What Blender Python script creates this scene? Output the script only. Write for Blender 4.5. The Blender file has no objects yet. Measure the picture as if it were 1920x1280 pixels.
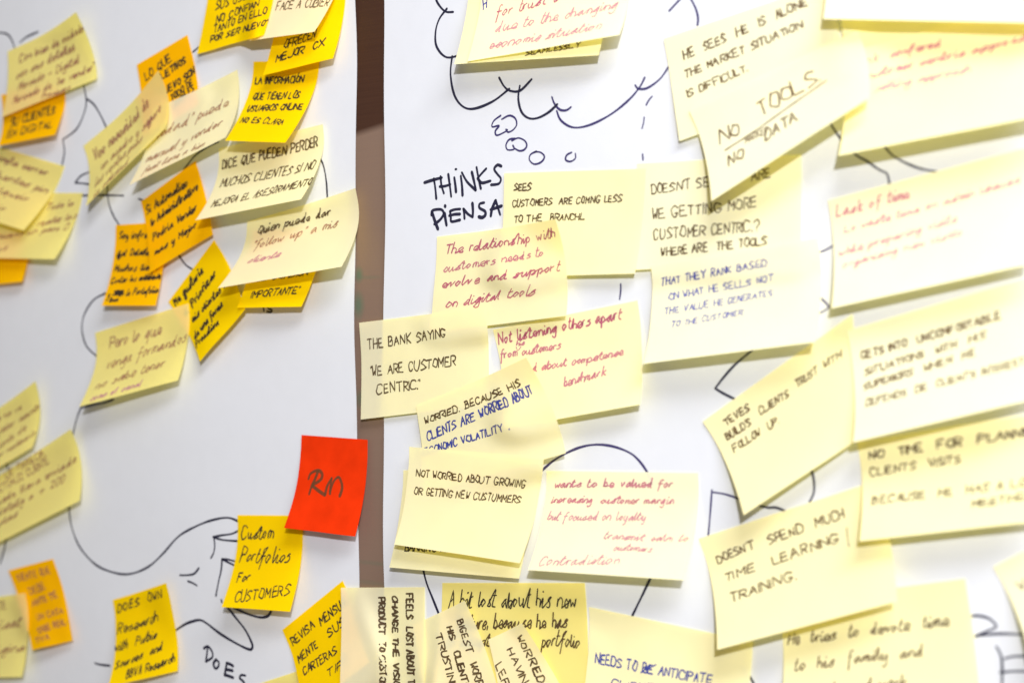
import bpy, math, random
import numpy as np
from mathutils import Vector

# ------------------------------------------------------------------ camera, world, lights, exposure
scene = bpy.context.scene
THETA = math.radians(38.0)      # the camera stands to the right and looks obliquely along the wall
FPX = 3000.0                    # focal length for a 1920 px wide frame
DIST = 1.20                     # metres from lens to wall at the middle of the view
EYE = 1.45                      # height of the lens above the floor
CAM = np.array([DIST*math.sin(THETA), EYE, DIST*math.cos(THETA)])   # (along wall, up, out from wall)

cam_d = bpy.data.cameras.new('camera')
cam_d.sensor_width = 36.0
cam_d.lens = 36.0*FPX/1920.0
cam_d.clip_start = 0.01
cam_d.clip_end = 50.0
cam_d.dof.use_dof = True
cam_d.dof.focus_distance = 1.235
cam_d.dof.aperture_fstop = 3.7
cam = bpy.data.objects.new('camera', cam_d)
scene.collection.objects.link(cam)
cam.location = (CAM[0], -CAM[2], CAM[1])
cam.rotation_euler = (math.radians(90), 0, THETA)
scene.camera = cam

world = bpy.data.worlds.new('World')
scene.world = world
world.use_nodes = True
bg = world.node_tree.nodes['Background']
bg.inputs['Color'].default_value = (1.0, 0.90, 0.70, 1)
bg.inputs['Strength'].default_value = 0.30


def area_light(name, loc, target, sx, sy, power, col):
    d = bpy.data.lights.new(name, 'AREA')
    d.shape = 'RECTANGLE'
    d.size = sx
    d.size_y = sy
    d.energy = power
    d.color = col
    o = bpy.data.objects.new(name, d)
    scene.collection.objects.link(o)
    o.location = loc
    o.rotation_euler = (Vector(target)-Vector(loc)).to_track_quat('-Z', 'Y').to_euler()
    return o


# broad ceiling panel above the wall, and a small lamp farther out to the right that gives the crisp shadow bands
area_light('ceiling_light', (1.28, -0.85, 2.62), (0.3, 0, 1.4), 1.1, 0.45, 43.0, (0.975, 0.985, 1.0))
area_light('spot_light', (1.14, -1.38, 1.86), (0.15, 0, 1.4), 0.05, 0.05, 31.5, (0.985, 0.985, 1.0))
scene.cycles.diffuse_bounces = 8
scene.cycles.transparent_max_bounces = 16
scene.view_settings.view_transform = 'Standard'
scene.view_settings.look = 'None'
scene.view_settings.exposure = 0.0
scene.view_settings.gamma = 1.0

# ------------------------------------------------------------------ wall coordinates
# wall frame: (x along the wall, y up, d out of the wall), metres
CT, ST = math.cos(THETA), math.sin(THETA)


def ray(px, py):
    a, b = (px-960.0)/FPX, -(py-640.0)/FPX
    # camera right = (CT,0,ST)?  forward = (-ST,0,-CT)
    return np.array([a*CT - ST, b, -CT - a*ST])


def on_wall(px, py, d=0.0):
    r = ray(px, py)
    s = (d-CAM[2])/r[2]
    return CAM + s*r


def to_px(p):
    q = np.asarray(p) - CAM
    zc = q[..., 0]*(-ST) + q[..., 2]*(-CT)
    xc = q[..., 0]*CT - q[..., 2]*ST
    return np.stack([960+FPX*xc/zc, 640-FPX*q[..., 1]/zc], -1)


def W(p):
    return (float(p[0]), -float(p[2]), float(p[1]))


# ------------------------------------------------------------------ materials
def new_mat(name):
    m = bpy.data.materials.new(name)
    m.use_nodes = True
    nt = m.node_tree
    nt.nodes.clear()
    return m, nt, nt.nodes, nt.links


def paper_mat(name, col, trans_col, trans, grain=0.03, bump=0.05, bscale=900, blot=0.0):
    m, nt, N, L = new_mat(name)
    out = N.new('ShaderNodeOutputMaterial')
    tc = N.new('ShaderNodeTexCoord')
    n1 = N.new('ShaderNodeTexNoise')
    n1.inputs['Scale'].default_value = 60
    n1.inputs['Detail'].default_value = 8
    L.new(tc.outputs['Object'], n1.inputs['Vector'])
    r = N.new('ShaderNodeMapRange')
    r.inputs['From Min'].default_value = 0.3
    r.inputs['From Max'].default_value = 0.7
    r.inputs['To Min'].default_value = 1.0-grain
    r.inputs['To Max'].default_value = 1.0
    L.new(n1.outputs['Fac'], r.inputs['Value'])
    mul = N.new('ShaderNodeVectorMath')
    mul.operation = 'SCALE'
    mul.inputs[0].default_value = col
    L.new(r.outputs['Result'], mul.inputs['Scale'])
    n2 = N.new('ShaderNodeTexNoise')
    n2.inputs['Scale'].default_value = bscale
    n2.inputs['Detail'].default_value = 4
    L.new(tc.outputs['Object'], n2.inputs['Vector'])
    b = N.new('ShaderNodeBump')
    b.inputs['Strength'].default_value = bump
    b.inputs['Distance'].default_value = 0.0004
    L.new(n2.outputs['Fac'], b.inputs['Height'])
    d = N.new('ShaderNodeBsdfDiffuse')
    d.inputs['Roughness'].default_value = 0.3
    t = N.new('ShaderNodeBsdfTranslucent')
    t.inputs['Color'].default_value = (*trans_col, 1)
    mx = N.new('ShaderNodeMixShader')
    mx.inputs['Fac'].default_value = trans
    L.new(mul.outputs['Vector'], d.inputs['Color'])
    L.new(b.outputs['Normal'], d.inputs['Normal'])
    L.new(d.outputs[0], mx.inputs[1])
    L.new(t.outputs[0], mx.inputs[2])
    L.new(mx.outputs[0], out.inputs['Surface'])
    return m


def ink_mat(name, col, soft=0.0, gloss=0.0):
    # felt tip ink: where the pen ran dry the paper shows through
    m, nt, N, L = new_mat(name)
    out = N.new('ShaderNodeOutputMaterial')
    d = N.new('ShaderNodeBsdfPrincipled')
    d.inputs['Base Color'].default_value = (*col, 1)
    d.inputs['Roughness'].default_value = 0.6
    d.inputs['Specular IOR Level'].default_value = 0.2 + gloss
    tr = N.new('ShaderNodeBsdfTransparent')
    tc = N.new('ShaderNodeTexCoord')
    n = N.new('ShaderNodeTexNoise')
    n.inputs['Scale'].default_value = 160
    n.inputs['Detail'].default_value = 3
    L.new(tc.outputs['Object'], n.inputs['Vector'])
    r = N.new('ShaderNodeMapRange')
    r.inputs['From Min'].default_value = 0.35
    r.inputs['From Max'].default_value = 0.7
    r.inputs['To Min'].default_value = max(0.0, soft-0.10)
    r.inputs['To Max'].default_value = min(1.0, soft+0.10)
    L.new(n.outputs['Fac'], r.inputs['Value'])
    mx = N.new('ShaderNodeMixShader')
    L.new(r.outputs['Result'], mx.inputs['Fac'])
    L.new(d.outputs[0], mx.inputs[1])
    L.new(tr.outputs[0], mx.inputs[2])
    L.new(mx.outputs[0], out.inputs['Surface'])
    return m


PAPER = {
    'Y': paper_mat('lit_yellow_paper', (1.0, 0.96, 0.71), (1.0, 0.88, 0.15), 0.50),  # yellow notes in stronger light: the brightening is put into the colour
    'L': paper_mat('overlit_yellow_paper', (1.0, 0.98, 0.83), (1.0, 0.90, 0.20), 0.50),  # same yellow, paler still: overexposure painted into the paper colour
    'C': paper_mat('canary_paper', (1.0, 0.91, 0.40), (1.0, 0.86, 0.10), 0.55),
    'G': paper_mat('golden_paper', (1.0, 0.72, 0.003), (1.0, 0.62, 0.002), 0.42),
    'O': paper_mat('orange_yellow_paper', (1.0, 0.56, 0.003), (1.0, 0.48, 0.001), 0.42),
    'R': paper_mat('red_paper', (0.74, 0.036, 0.004), (0.9, 0.03, 0.003), 0.12, grain=0.16),
}
M_SHEET = paper_mat('flipchart_paper', (0.60, 0.612, 0.665), (0.75, 0.75, 0.75), 0.05, grain=0.02, bump=0.12, bscale=240)
INK = {
    'k': ink_mat('black_ink', (0.030, 0.024, 0.018), 0.10),
    'n': ink_mat('brown_black_ink', (0.075, 0.045, 0.022), 0.15),
    'w': ink_mat('overlit_brown_ink', (0.09, 0.05, 0.02), 0.04),  # brown ink lightened in its colour, as overexposed on bright notes
    'p': ink_mat('pink_ink', (0.50, 0.17, 0.22), 0.20),
    'q': ink_mat('faint_pink_ink', (0.52, 0.24, 0.27), 0.12),
    'm': ink_mat('magenta_ink', (0.42, 0.09, 0.16), 0.22),
    'r': ink_mat('red_brown_ink', (0.34, 0.15, 0.11), 0.40),
    'b': ink_mat('blue_ink', (0.035, 0.05, 0.26), 0.10),
    'c': ink_mat('light_blue_ink', (0.07, 0.09, 0.33), 0.06),
    'g': ink_mat('grey_felt_ink', (0.13, 0.05, 0.02), 0.25),
    'M': ink_mat('navy_marker_ink', (0.010, 0.010, 0.035), 0.0, 0.2),
    'V': ink_mat('violet_marker_ink', (0.030, 0.022, 0.11), 0.03, 0.2),
}

# ------------------------------------------------------------------ helpers


def link_mesh(name, verts, faces, mat, parent=None, smooth=True):
    me = bpy.data.meshes.new(name)
    me.from_pydata([tuple(v) for v in verts], [], faces)
    me.materials.append(mat)
    if smooth:
        me.polygons.foreach_set('use_smooth', [True]*len(me.polygons))
    me.update()
    o = bpy.data.objects.new(name, me)
    scene.collection.objects.link(o)
    if parent is not None:
        o.parent = parent
        o.matrix_parent_inverse = parent.matrix_world.inverted()
    return o


def tag(o, label, cat, group=None):
    o['label'] = label
    o['category'] = cat
    if group:
        o['group'] = group


def smooth_poly(pts, corner=(), step=6):
    """Catmull-Rom through the points; indices in corner stay sharp."""
    P = [np.array(p, float) for p in pts]
    if len(P) < 3:
        return P
    out = []
    for i in range(len(P)-1):
        p1, p2 = P[i], P[i+1]
        p0 = P[i-1] if i > 0 and i not in corner else p1-(p2-p1)*0.3
        p3 = P[i+2] if i+2 < len(P) and (i+1) not in corner else p2+(p2-p1)*0.3
        for k in range(step):
            t = k/step
            out.append(0.5*((2*p1)+(-p0+p2)*t+(2*p0-5*p1+4*p2-p3)*t*t+(-p0+3*p1-3*p2+p3)*t**3))
    out.append(P[-1])
    return out


def ribbon(pts, width, rng, verts, faces, lift):
    """flat ink stroke in the plane of a sheet: pts are 2D, lift maps 2D to 3D; round pen ends"""
    P = [pts[0]]
    for p in pts[1:]:
        if np.hypot(*(p-P[-1])) > width*0.25:
            P.append(p)
    if len(P) < 2:
        P.append(P[0]+np.array([width*0.4, 0]))
    n = len(P)
    base = len(verts)
    ph = rng.random()*6.28
    L = 0.0
    rows = []
    for i in range(n):
        d = P[min(i+1, n-1)]-P[max(i-1, 0)]
        d = d/max(1e-9, np.hypot(*d))
        if i:
            L += np.hypot(*(P[i]-P[i-1]))
        w = width*0.5*(1.0+0.16*math.sin(ph+L/width*0.35)+0.07*(rng.random()-0.5))
        nrm = np.array([-d[1], d[0]])
        if i == 0:
            rows.append((P[i]-d*w*0.9+nrm*w*0.45, P[i]-d*w*0.9-nrm*w*0.45))
        rows.append((P[i]+nrm*w, P[i]-nrm*w))
        if i == n-1:
            rows.append((P[i]+d*w*0.9+nrm*w*0.45, P[i]+d*w*0.9-nrm*w*0.45))
    for a, b in rows:
        verts.append(lift(a))
        verts.append(lift(b))
    for i in range(len(rows)-1):
        k = base+2*i
        faces.append((k, k+1, k+3, k+2))


# ------------------------------------------------------------------ hand lettering: one-line pen strokes
# two digits a point (x, y); baseline y=3, capitals to 9, small letters to 6; '!' keeps a corner, ',' lifts the pen
GL = {
 'A': '0329!43,1536', 'B': '0903,092938261 6'.replace(' ', '')+'!37443303', 'C': '48391907051333 44'.replace(' ', ''),
 'D': '0903,0929474533 03'.replace(' ', ''), 'E': '3909!03!43,0636', 'F': '4909!03,0636', 'G': '4829190705133345!25',
 'H': '0903,4943,0646', 'I': '0903', 'J': '4944331304', 'K': '0903,4906!43', 'L': '0903!43', 'M': '0309!25!49!43',
 'N': '0309!43!49', 'O': '291805143345482919', 'P': '0309,0929483616 05'.replace(' ', ''), 'Q': '291805143345482919,2542',
 'R': '0309,0929483616!43', 'S': '4829180726354413 03'.replace(' ', ''), 'T': '0949,2923', 'U': '0905133346 49'.replace(' ', ''),
 'V': '0923!49', 'W': '0913!26!33!49', 'X': '0943,4903', 'Y': '0926!49,2623', 'Z': '0949!03!43',
 'a': '3626150413243536!34 43'.replace(' ', ''), 'b': '0903!051626353423 13'.replace(' ', ''), 'c': '35261504132334',
 'd': '3626150413243536,3933!43', 'e': '143526160504133334', 'f': '3929181510,0636', 'g': '3626150413243536!31201001',
 'h': '0903!0516263533', 'i': '0603!13,0808', 'j': '161100,1818', 'k': '0903,3605!33', 'l': '090413',
 'm': '0603!0516262 3!25364543'.replace(' ', ''), 'n': '0603!0516263533', 'o': '16050413243526 16'.replace(' ', ''),
 'p': '0600!051626353423 13'.replace(' ', ''), 'q': '3626150413243536!30', 'r': '0603!051626', 's': '3626152534231303',
 't': '190413 23,0727'.replace(' ', ''), 'u': '060413243536!3343', 'v': '0613!36', 'w': '0613!25!33!46', 'x': '0633,3603',
 'y': '0604132436!312010', 'z': '0636!03!33',
 '0': '1907051333474829 19'.replace(' ', ''), '1': '0719!13', '2': '0819394703!43', '4': '1905!45,3933', '7': '0949!13',
 '.': '0303', ',': '0402', "'": '0908', '"': '0908,1918', '?': '0819394725 24,2323'.replace(' ', ''), '!': '0905,0303',
 '&': '44130415282915 33'.replace(' ', ''), '+': '0545,2723', '-': '0525', '|': '0a02'.replace('a', '9'), '/': '0339', '>': '0545,3645!34',
 '%': '0919!03',
}
GLYPH = {}
for ch, s in GL.items():
    strokes = []
    for st in s.split(','):
        pts, corners = [], []
        i = 0
        while i < len(st):
            if st[i] == '!':
                corners.append(len(pts)-1)
                i += 1
                continue
            pts.append((int(st[i])/6.0, (int(st[i+1])-3)/6.0))
            i += 2
        strokes.append((pts, corners))
    GLYPH[ch] = (strokes, max(p[0] for q in strokes for p in q[0]))


def lettering(text, rng, style):
    """list of 2D polylines for a line of writing, cap height 1, starting at x=0; returns also its length"""
    polys = []
    x = 0.0
    prev_end = None
    slant = {'caps': 0.05, 'script': 0.28}[style] + rng.uniform(-0.04, 0.06)
    drift = 0.0
    for ch in text:
        if ch == ' ':
            x += 0.62
            prev_end = None
            continue
        acc = None
        if ch in 'ÓÁÉ':
            acc = True
            ch = {'Ó': 'O', 'Á': 'A', 'É': 'E'}[ch]
        if ch not in GLYPH:
            continue
        strokes, w = GLYPH[ch]
        sc = rng.uniform(0.9, 1.1)
        sw = rng.uniform(0.82, 1.12)
        drift = 0.6*drift + rng.uniform(-0.035, 0.035)
        lean = slant + rng.uniform(-0.06, 0.06)
        for k, (pts, corners) in enumerate(strokes):
            q = []
            for (a, b) in pts:
                a = a*sw + rng.uniform(-0.05, 0.05)
                b = b*sc + rng.uniform(-0.05, 0.05)
                q.append((x+a+b*lean, b+drift))
            if style == 'script' and k == 0 and prev_end is not None and ch.islower() and len(q) > 2:
                q = [prev_end]+q
                corners = [c+1 for c in corners]
            if rng.random() < 0.6 and len(q) == 2:
                mid = ((q[0][0]+q[1][0])/2+rng.uniform(-.04, .04), (q[0][1]+q[1][1])/2+rng.uniform(-.04, .04))
                q = [q[0], mid, q[1]]
                corners = []
            polys.append(smooth_poly(q, corners, 5))
            if k == 0:
                last = q[-1]
        if acc:
            polys.append([np.array([x+0.35, 1.12]), np.array([x+0.55, 1.32])])
        prev_end = last if (style == 'script' and ch.islower() and abs(last[1]-drift) < 0.35) else None
        x += w*sw + (0.21 if style == 'caps' else 0.27)*rng.uniform(0.6, 1.5)
    return polys, x


# ------------------------------------------------------------------ relief map of what already hangs on the wall (mm grid)
HX0, HY0, HRES = -0.95, EYE-0.55, 0.0015
HN = (int(1.75/HRES), int(1.1/HRES))
HMAP = np.zeros(HN)


def hidx(P):
    i = np.clip(((P[..., 0]-HX0)/HRES).astype(int), 0, HN[0]-1)
    j = np.clip(((P[..., 1]-HY0)/HRES).astype(int), 0, HN[1]-1)
    return i, j


class Sheet:
    """grid surface; S(u,v) samples it. u to the right, v downwards"""

    def __init__(self, G):
        self.G = G
        self.nv, self.nu = G.shape[0]-1, G.shape[1]-1

    def S(self, u, v):
        u = np.asarray(u, float)*self.nu
        v = np.asarray(v, float)*self.nv
        i = np.clip(np.floor(v).astype(int), 0, self.nv-1)
        j = np.clip(np.floor(u).astype(int), 0, self.nu-1)
        a, b = (u-j)[..., None], (v-i)[..., None]
        G = self.G
        return (G[i, j]*(1-a)*(1-b)+G[i, j+1]*a*(1-b)+G[i+1, j]*(1-a)*b+G[i+1, j+1]*a*b)

    def inv(self, px, py):
        """u,v of the point that is seen at a given place"""
        us, vs = np.meshgrid(np.linspace(-.3, 1.3, 33), np.linspace(-.3, 1.3, 33))
        Q = to_px(self.S(us, vs))
        k = np.argmin((Q[..., 0]-px)**2+(Q[..., 1]-py)**2)
        x = np.array([us.flat[k], vs.flat[k]])
        for _ in range(8):
            f = to_px(self.S(x[0], x[1]))-np.array([px, py])
            e = 1e-3
            J = np.stack([(to_px(self.S(x[0]+e, x[1]))-np.array([px, py])-f)/e,
                          (to_px(self.S(x[0], x[1]+e))-np.array([px, py])-f)/e], 1)
            try:
                dx = np.linalg.solve(J, f)
            except Exception:
                break
            x = x-np.clip(dx, -0.15, 0.15)
        return x


def blur(a, n):
    for _ in range(n):
        p = np.pad(a, 1, mode='edge')
        a = (p[1:-1, 1:-1]*2+p[:-2, 1:-1]+p[2:, 1:-1]+p[1:-1, :-2]+p[1:-1, 2:])/6
    return a


def dilate(a):
    p = np.pad(a, 1, mode='edge')
    return np.maximum.reduce([p[1:-1, 1:-1], p[:-2, 1:-1], p[2:, 1:-1], p[1:-1, :-2], p[1:-1, 2:]])


def unproj_grid(Q, Z):
    a, b = (Q[..., 0]-960)/FPX, -(Q[..., 1]-640)/FPX
    r = np.stack([a*CT-ST, b, -CT-a*ST], -1)
    s = (Z-CAM[2])/r[..., 2]
    return CAM+s[..., None]*r


LOG = []


def write_line(sheet, parent, spec, Wd, Hd, rng, name='written_line'):
    """spec: x0,y0,x1,y1 baseline ends in photo measure, cap height, ink, style, pen width, text"""
    x0, y0, x1, y1, h, ink, style, pen, text = spec
    a = sheet.inv(x0, y0)
    b = sheet.inv(x1, y1)
    A = np.array([a[0]*Wd, -a[1]*Hd])
    B = np.array([b[0]*Wd, -b[1]*Hd])
    D = B-A
    Ln = np.hypot(*D)
    D = D/Ln
    U = np.array([-D[1], D[0]])
    # cap height in metres from its size in the picture
    m = (a+b)/2
    e = 1e-3
    C = np.array([m[0]*Wd, -m[1]*Hd])+U*e
    dpx = to_px(sheet.S(C[0]/Wd, -C[1]/Hd))-to_px(sheet.S(m[0], m[1]))
    hm = h/np.hypot(*dpx)*e
    polys, ln = lettering(text, rng, style)
    sx = Ln/max(ln, 0.1)
    penw = (0.95 if style == 'caps' else 1.0)*pen*(1.0 if pen > 2.75 else 1.25)/np.hypot(*dpx)*e
    verts, faces = [], []
    bow = rng.uniform(-0.08, 0.08)

    def lift(p):
        pos = np.clip(p[0]/Wd, -0.02, 1.02), np.clip(-p[1]/Hd, -0.02, 1.02)
        q = sheet.S(pos[0], pos[1])
        return W(q+np.array([0, 0, 0.00016]))
    for poly in polys:
        pts = []
        for p in poly:
            t = p[0]/ln
            yy = p[1]*hm + bow*hm*math.sin(t*math.pi)
            pts.append(A+D*(p[0]*sx)+U*yy)
        # keep the pen on the paper
        pts = [p for p in pts if 0.0 <= p[0] <= Wd and -Hd <= p[1] <= 0]
        if len(pts) < 2:
            continue
        ribbon(pts, penw, rng, verts, faces, lift)
    if faces:
        link_mesh(name, verts, faces, INK[ink], parent, smooth=False)


NOTE_I = [0]


def note(paper, c, lifts, label, lines=(), group='sticky notes', curl=1.7, extra=(), stroke_name='pen_stroke'):
    """c: TL,TR,BR,BL as seen; lifts in mm: (tl, tr, br, bl), None = find the lift that keeps the note rectangular"""
    NOTE_I[0] += 1
    rng = random.Random(NOTE_I[0]*17+3)
    NU, NV = 26, 22
    ltl, ltr, lbr, lbl = lifts
    # relief under the top strip
    base = 0.0
    us = np.linspace(0.03, 0.97, 14)
    TL0, TR0 = on_wall(*c[0]), on_wall(*c[1])
    BL0, BR0 = on_wall(*c[3]), on_wall(*c[2])
    smp = []
    for v in (0.02, 0.1, 0.2):
        for u in us:
            P = (TL0*(1-u)+TR0*u)*(1-v)+(BL0*(1-u)+BR0*u)*v
            i, j = hidx(P)
            smp.append(HMAP[i, j])
    base = float(np.percentile(smp, 40))+0.0005
    base = min(base, 0.012)
    TL = on_wall(*c[0], base+ltl/1000)
    TR = on_wall(*c[1], base+ltr/1000)
    t = (TR-TL)[:2]
    t = t/np.hypot(*t)

    def corner(px, origin, l):
        if l is not None:
            return base+l/1000
        r = ray(*px)
        s = np.dot((origin-CAM)[:2], t)/np.dot(r[:2], t)
        d = (CAM+s*r)[2]
        return d
    dbl, dbr = corner(c[3], TL, lbl), corner(c[2], TR, lbr)
    raw = (dbl-base, dbr-base)
    if lbl is None:
        dbl = base+min(max(dbl-base, 0.004), 0.030)
    if lbr is None:
        dbr = base+min(max(dbr-base, 0.004), 0.030)
    if lbl is None and lbr is None:
        mn = (dbl+dbr)/2
        dbl, dbr = 0.6*mn+0.4*dbl, 0.6*mn+0.4*dbr
    BL, BR = on_wall(*c[3], dbl), on_wall(*c[2], dbr)
    u, v = np.meshgrid(np.linspace(0, 1, NU+1), np.linspace(0, 1, NV+1))
    XY = ((TL[:2]*(1-u[..., None])+TR[:2]*u[..., None])*(1-v[..., None]) +
          (BL[:2]*(1-u[..., None])+BR[:2]*u[..., None])*v[..., None])
    vv = np.clip((v-0.14)/0.86, 0, 1)**curl
    Z = base+((dbl-base)*(1-u)+(dbr-base)*u)*vv
    cr = np.clip((u-0.75*v-0.30)/0.70, 0, 1)**1.6
    cl = np.clip(((1-u)-0.75*v-0.30)/0.70, 0, 1)**1.6
    Z = Z+ltr/1000*cr+ltl/1000*cl
    # paper is never quite flat
    f1, f2, ph = rng.uniform(2, 5), rng.uniform(2, 5), rng.uniform(0, 6)
    Z = Z+0.0006*np.sin(f1*u*2+ph)*np.sin(f2*v*1.6+ph*2)*np.clip(v*3, 0, 1)+0.0004
    G = np.concatenate([XY, Z[..., None]], -1)
    # lie on top of whatever is already there, keeping the outline where it is seen
    mxdef = 0
    for _ in range(3):
        i, j = hidx(G)
        need = HMAP[i, j]+0.0005
        need = dilate(need)
        de = np.maximum(0, need-G[..., 2])
        mxdef = max(mxdef, de.max())
        if de.max() <= 0:
            break
        de = np.maximum(de, blur(dilate(dilate(de)), 4))
        Q = to_px(G)
        G = unproj_grid(Q, G[..., 2]+de)
    sh = Sheet(G)
    uu, vv2 = np.meshgrid(np.linspace(0, 1, 200), np.linspace(0, 1, 170))
    F = sh.S(uu, vv2)
    i, j = hidx(F)
    np.maximum.at(HMAP, (i, j), F[..., 2])
    Wd = float(np.linalg.norm(np.diff(G[0], axis=0), axis=1).sum())
    Hd = float(np.linalg.norm(np.diff(G[:, NU//2], axis=0), axis=1).sum())
    LOG.append('%2d %s W=%3.0f H=%3.0f base=%.1f raw=%.0f/%.0f def=%.1f %s' % (NOTE_I[0], paper, Wd*1000, Hd*1000, base*1000,
               raw[0]*1000, raw[1]*1000, mxdef*1000, label[:40]))
    org = Vector(W(G[0, NU//2]))
    verts = [Vector(W(p))-org for p in G.reshape(-1, 3)]
    faces = [(r*(NU+1)+q, (r+1)*(NU+1)+q, (r+1)*(NU+1)+q+1, r*(NU+1)+q+1) for r in range(NV) for q in range(NU)]
    o = link_mesh('sticky_note', verts, faces, PAPER[paper])
    o.location = org
    bpy.context.view_layer.update()
    tag(o, label, 'sticky note', group)
    for spec in lines:
        write_line(sh, o, spec, Wd, Hd, rng)
    for (ink, pen, pts) in extra:
        draw_on(sh, o, ink, pen, pts, rng, Wd, Hd, stroke_name)
    return o, sh


def draw_on(sh, parent, ink, pen, pts, rng, Wd, Hd, name):
    uv = [sh.inv(*p) for p in pts]
    P = smooth_poly([(a[0]*Wd, -a[1]*Hd) for a in uv], (), 6)
    c = uv[0]
    e = 1e-3
    dpx = to_px(sh.S(c[0], c[1]+e/Hd))-to_px(sh.S(c[0], c[1]))
    w = pen/np.hypot(*dpx)*e
    verts, faces = [], []

    def lift(p):
        return W(sh.S(p[0]/Wd, -p[1]/Hd)+np.array([0, 0, 0.00016]))
    ribbon(P, w, rng, verts, faces, lift)
    link_mesh(name, verts, faces, INK[ink], parent, smooth=False)


# ------------------------------------------------------------------ the wall behind
def build_wall():
    m, nt, N, L = new_mat('brown_wall_tones')
    out = N.new('ShaderNodeOutputMaterial')
    p = N.new('ShaderNodeBsdfPrincipled')
    tc = N.new('ShaderNodeTexCoord')
    mp = N.new('ShaderNodeMapping')
    mp.inputs['Scale'].default_value = (3, 1, 260)
    n = N.new('ShaderNodeTexNoise')
    n.inputs['Scale'].default_value = 3.0
    n.inputs['Detail'].default_value = 5
    L.new(tc.outputs['Object'], mp.inputs['Vector'])
    L.new(mp.outputs[0], n.inputs['Vector'])
    # view in the glass painted on: dark brown above, lighter below, soft tilted edge
    sep = N.new('ShaderNodeSeparateXYZ')
    L.new(tc.outputs['Object'], sep.inputs[0])
    e = on_wall(695, 243)
    tilt = N.new('ShaderNodeMath')
    tilt.operation = 'MULTIPLY_ADD'
    tilt.inputs[1].default_value = -0.16
    L.new(sep.outputs['X'], tilt.inputs[0])
    L.new(sep.outputs['Z'], tilt.inputs[2])
    r = N.new('ShaderNodeMapRange')
    z0 = e[1]-0.16*e[0]
    r.inputs['From Min'].default_value = z0-0.003
    r.inputs['From Max'].default_value = z0+0.003
    L.new(tilt.outputs[0], r.inputs['Value'])
    low = N.new('ShaderNodeMix')
    low.data_type = 'RGBA'
    low.inputs['A'].default_value = (0.190, 0.125, 0.096, 1)
    low.inputs['B'].default_value = (0.176, 0.115, 0.088, 1)
    L.new(n.outputs['Fac'], low.inputs['Factor'])
    hi = N.new('ShaderNodeMix')
    hi.data_type = 'RGBA'
    hi.inputs['A'].default_value = (0.034, 0.013, 0.008, 1)
    hi.inputs['B'].default_value = (0.060, 0.026, 0.016, 1)
    L.new(n.outputs['Fac'], hi.inputs['Factor'])
    mx = N.new('ShaderNodeMix')
    mx.data_type = 'RGBA'
    L.new(r.outputs[0], mx.inputs['Factor'])
    L.new(low.outputs['Result'], mx.inputs['A'])
    L.new(hi.outputs['Result'], mx.inputs['B'])
    cur = mx.outputs['Result']
    # green smears left by a wiped marker
    for (px, py, sx, sz, st) in ((673, 515, .006, .008, .7), (672, 572, .008, .014, .7), (680, 748, .010, .010, .6),
                                 (700, 1055, .035, .0025, .22), (697, 1092, .035, .003, .18), (690, 520, .02, .002, .25)):
        q = on_wall(px, py)
        s = N.new('ShaderNodeVectorMath')
        s.operation = 'SUBTRACT'
        s.inputs[1].default_value = (q[0], 0, q[1])
        L.new(tc.outputs['Object'], s.inputs[0])
        d = N.new('ShaderNodeVectorMath')
        d.operation = 'MULTIPLY'
        d.inputs[1].default_value = (1/sx, 0, 1/sz)
        L.new(s.outputs[0], d.inputs[0])
        ln = N.new('ShaderNodeVectorMath')
        ln.operation = 'LENGTH'
        L.new(d.outputs[0], ln.inputs[0])
        rr = N.new('ShaderNodeMapRange')
        rr.inputs['From Min'].default_value = 1.0
        rr.inputs['From Max'].default_value = 0.2
        rr.inputs['To Max'].default_value = st
        L.new(ln.outputs['Value'], rr.inputs['Value'])
        g = N.new('ShaderNodeMix')
        g.data_type = 'RGBA'
        g.inputs['B'].default_value = (0.07, 0.13, 0.085, 1)
        L.new(rr.outputs[0], g.inputs['Factor'])
        L.new(cur, g.inputs['A'])
        cur = g.outputs['Result']
    L.new(cur, p.inputs['Base Color'])
    p.inputs['Roughness'].default_value = 0.55
    p.inputs['Specular IOR Level'].default_value = 0.2
    L.new(p.outputs[0], out.inputs['Surface'])
    verts, faces = [], []
    x0, x1, z0_, z1 = -1.6, 1.2, EYE-1.0, EYE+1.0
    verts = [(x0, 0, z0_), (x1, 0, z0_), (x1, 0, z1), (x0, 0, z1), (x0, .04, z0_), (x1, .04, z0_), (x1, .04, z1), (x0, .04, z1)]
    faces = [(0, 1, 2, 3), (5, 4, 7, 6), (4, 0, 3, 7), (1, 5, 6, 2), (3, 2, 6, 7), (4, 5, 1, 0)]
    o = link_mesh('wall', verts, faces, m, smooth=False)
    o['kind'] = 'structure'
    return o


build_wall()


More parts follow.
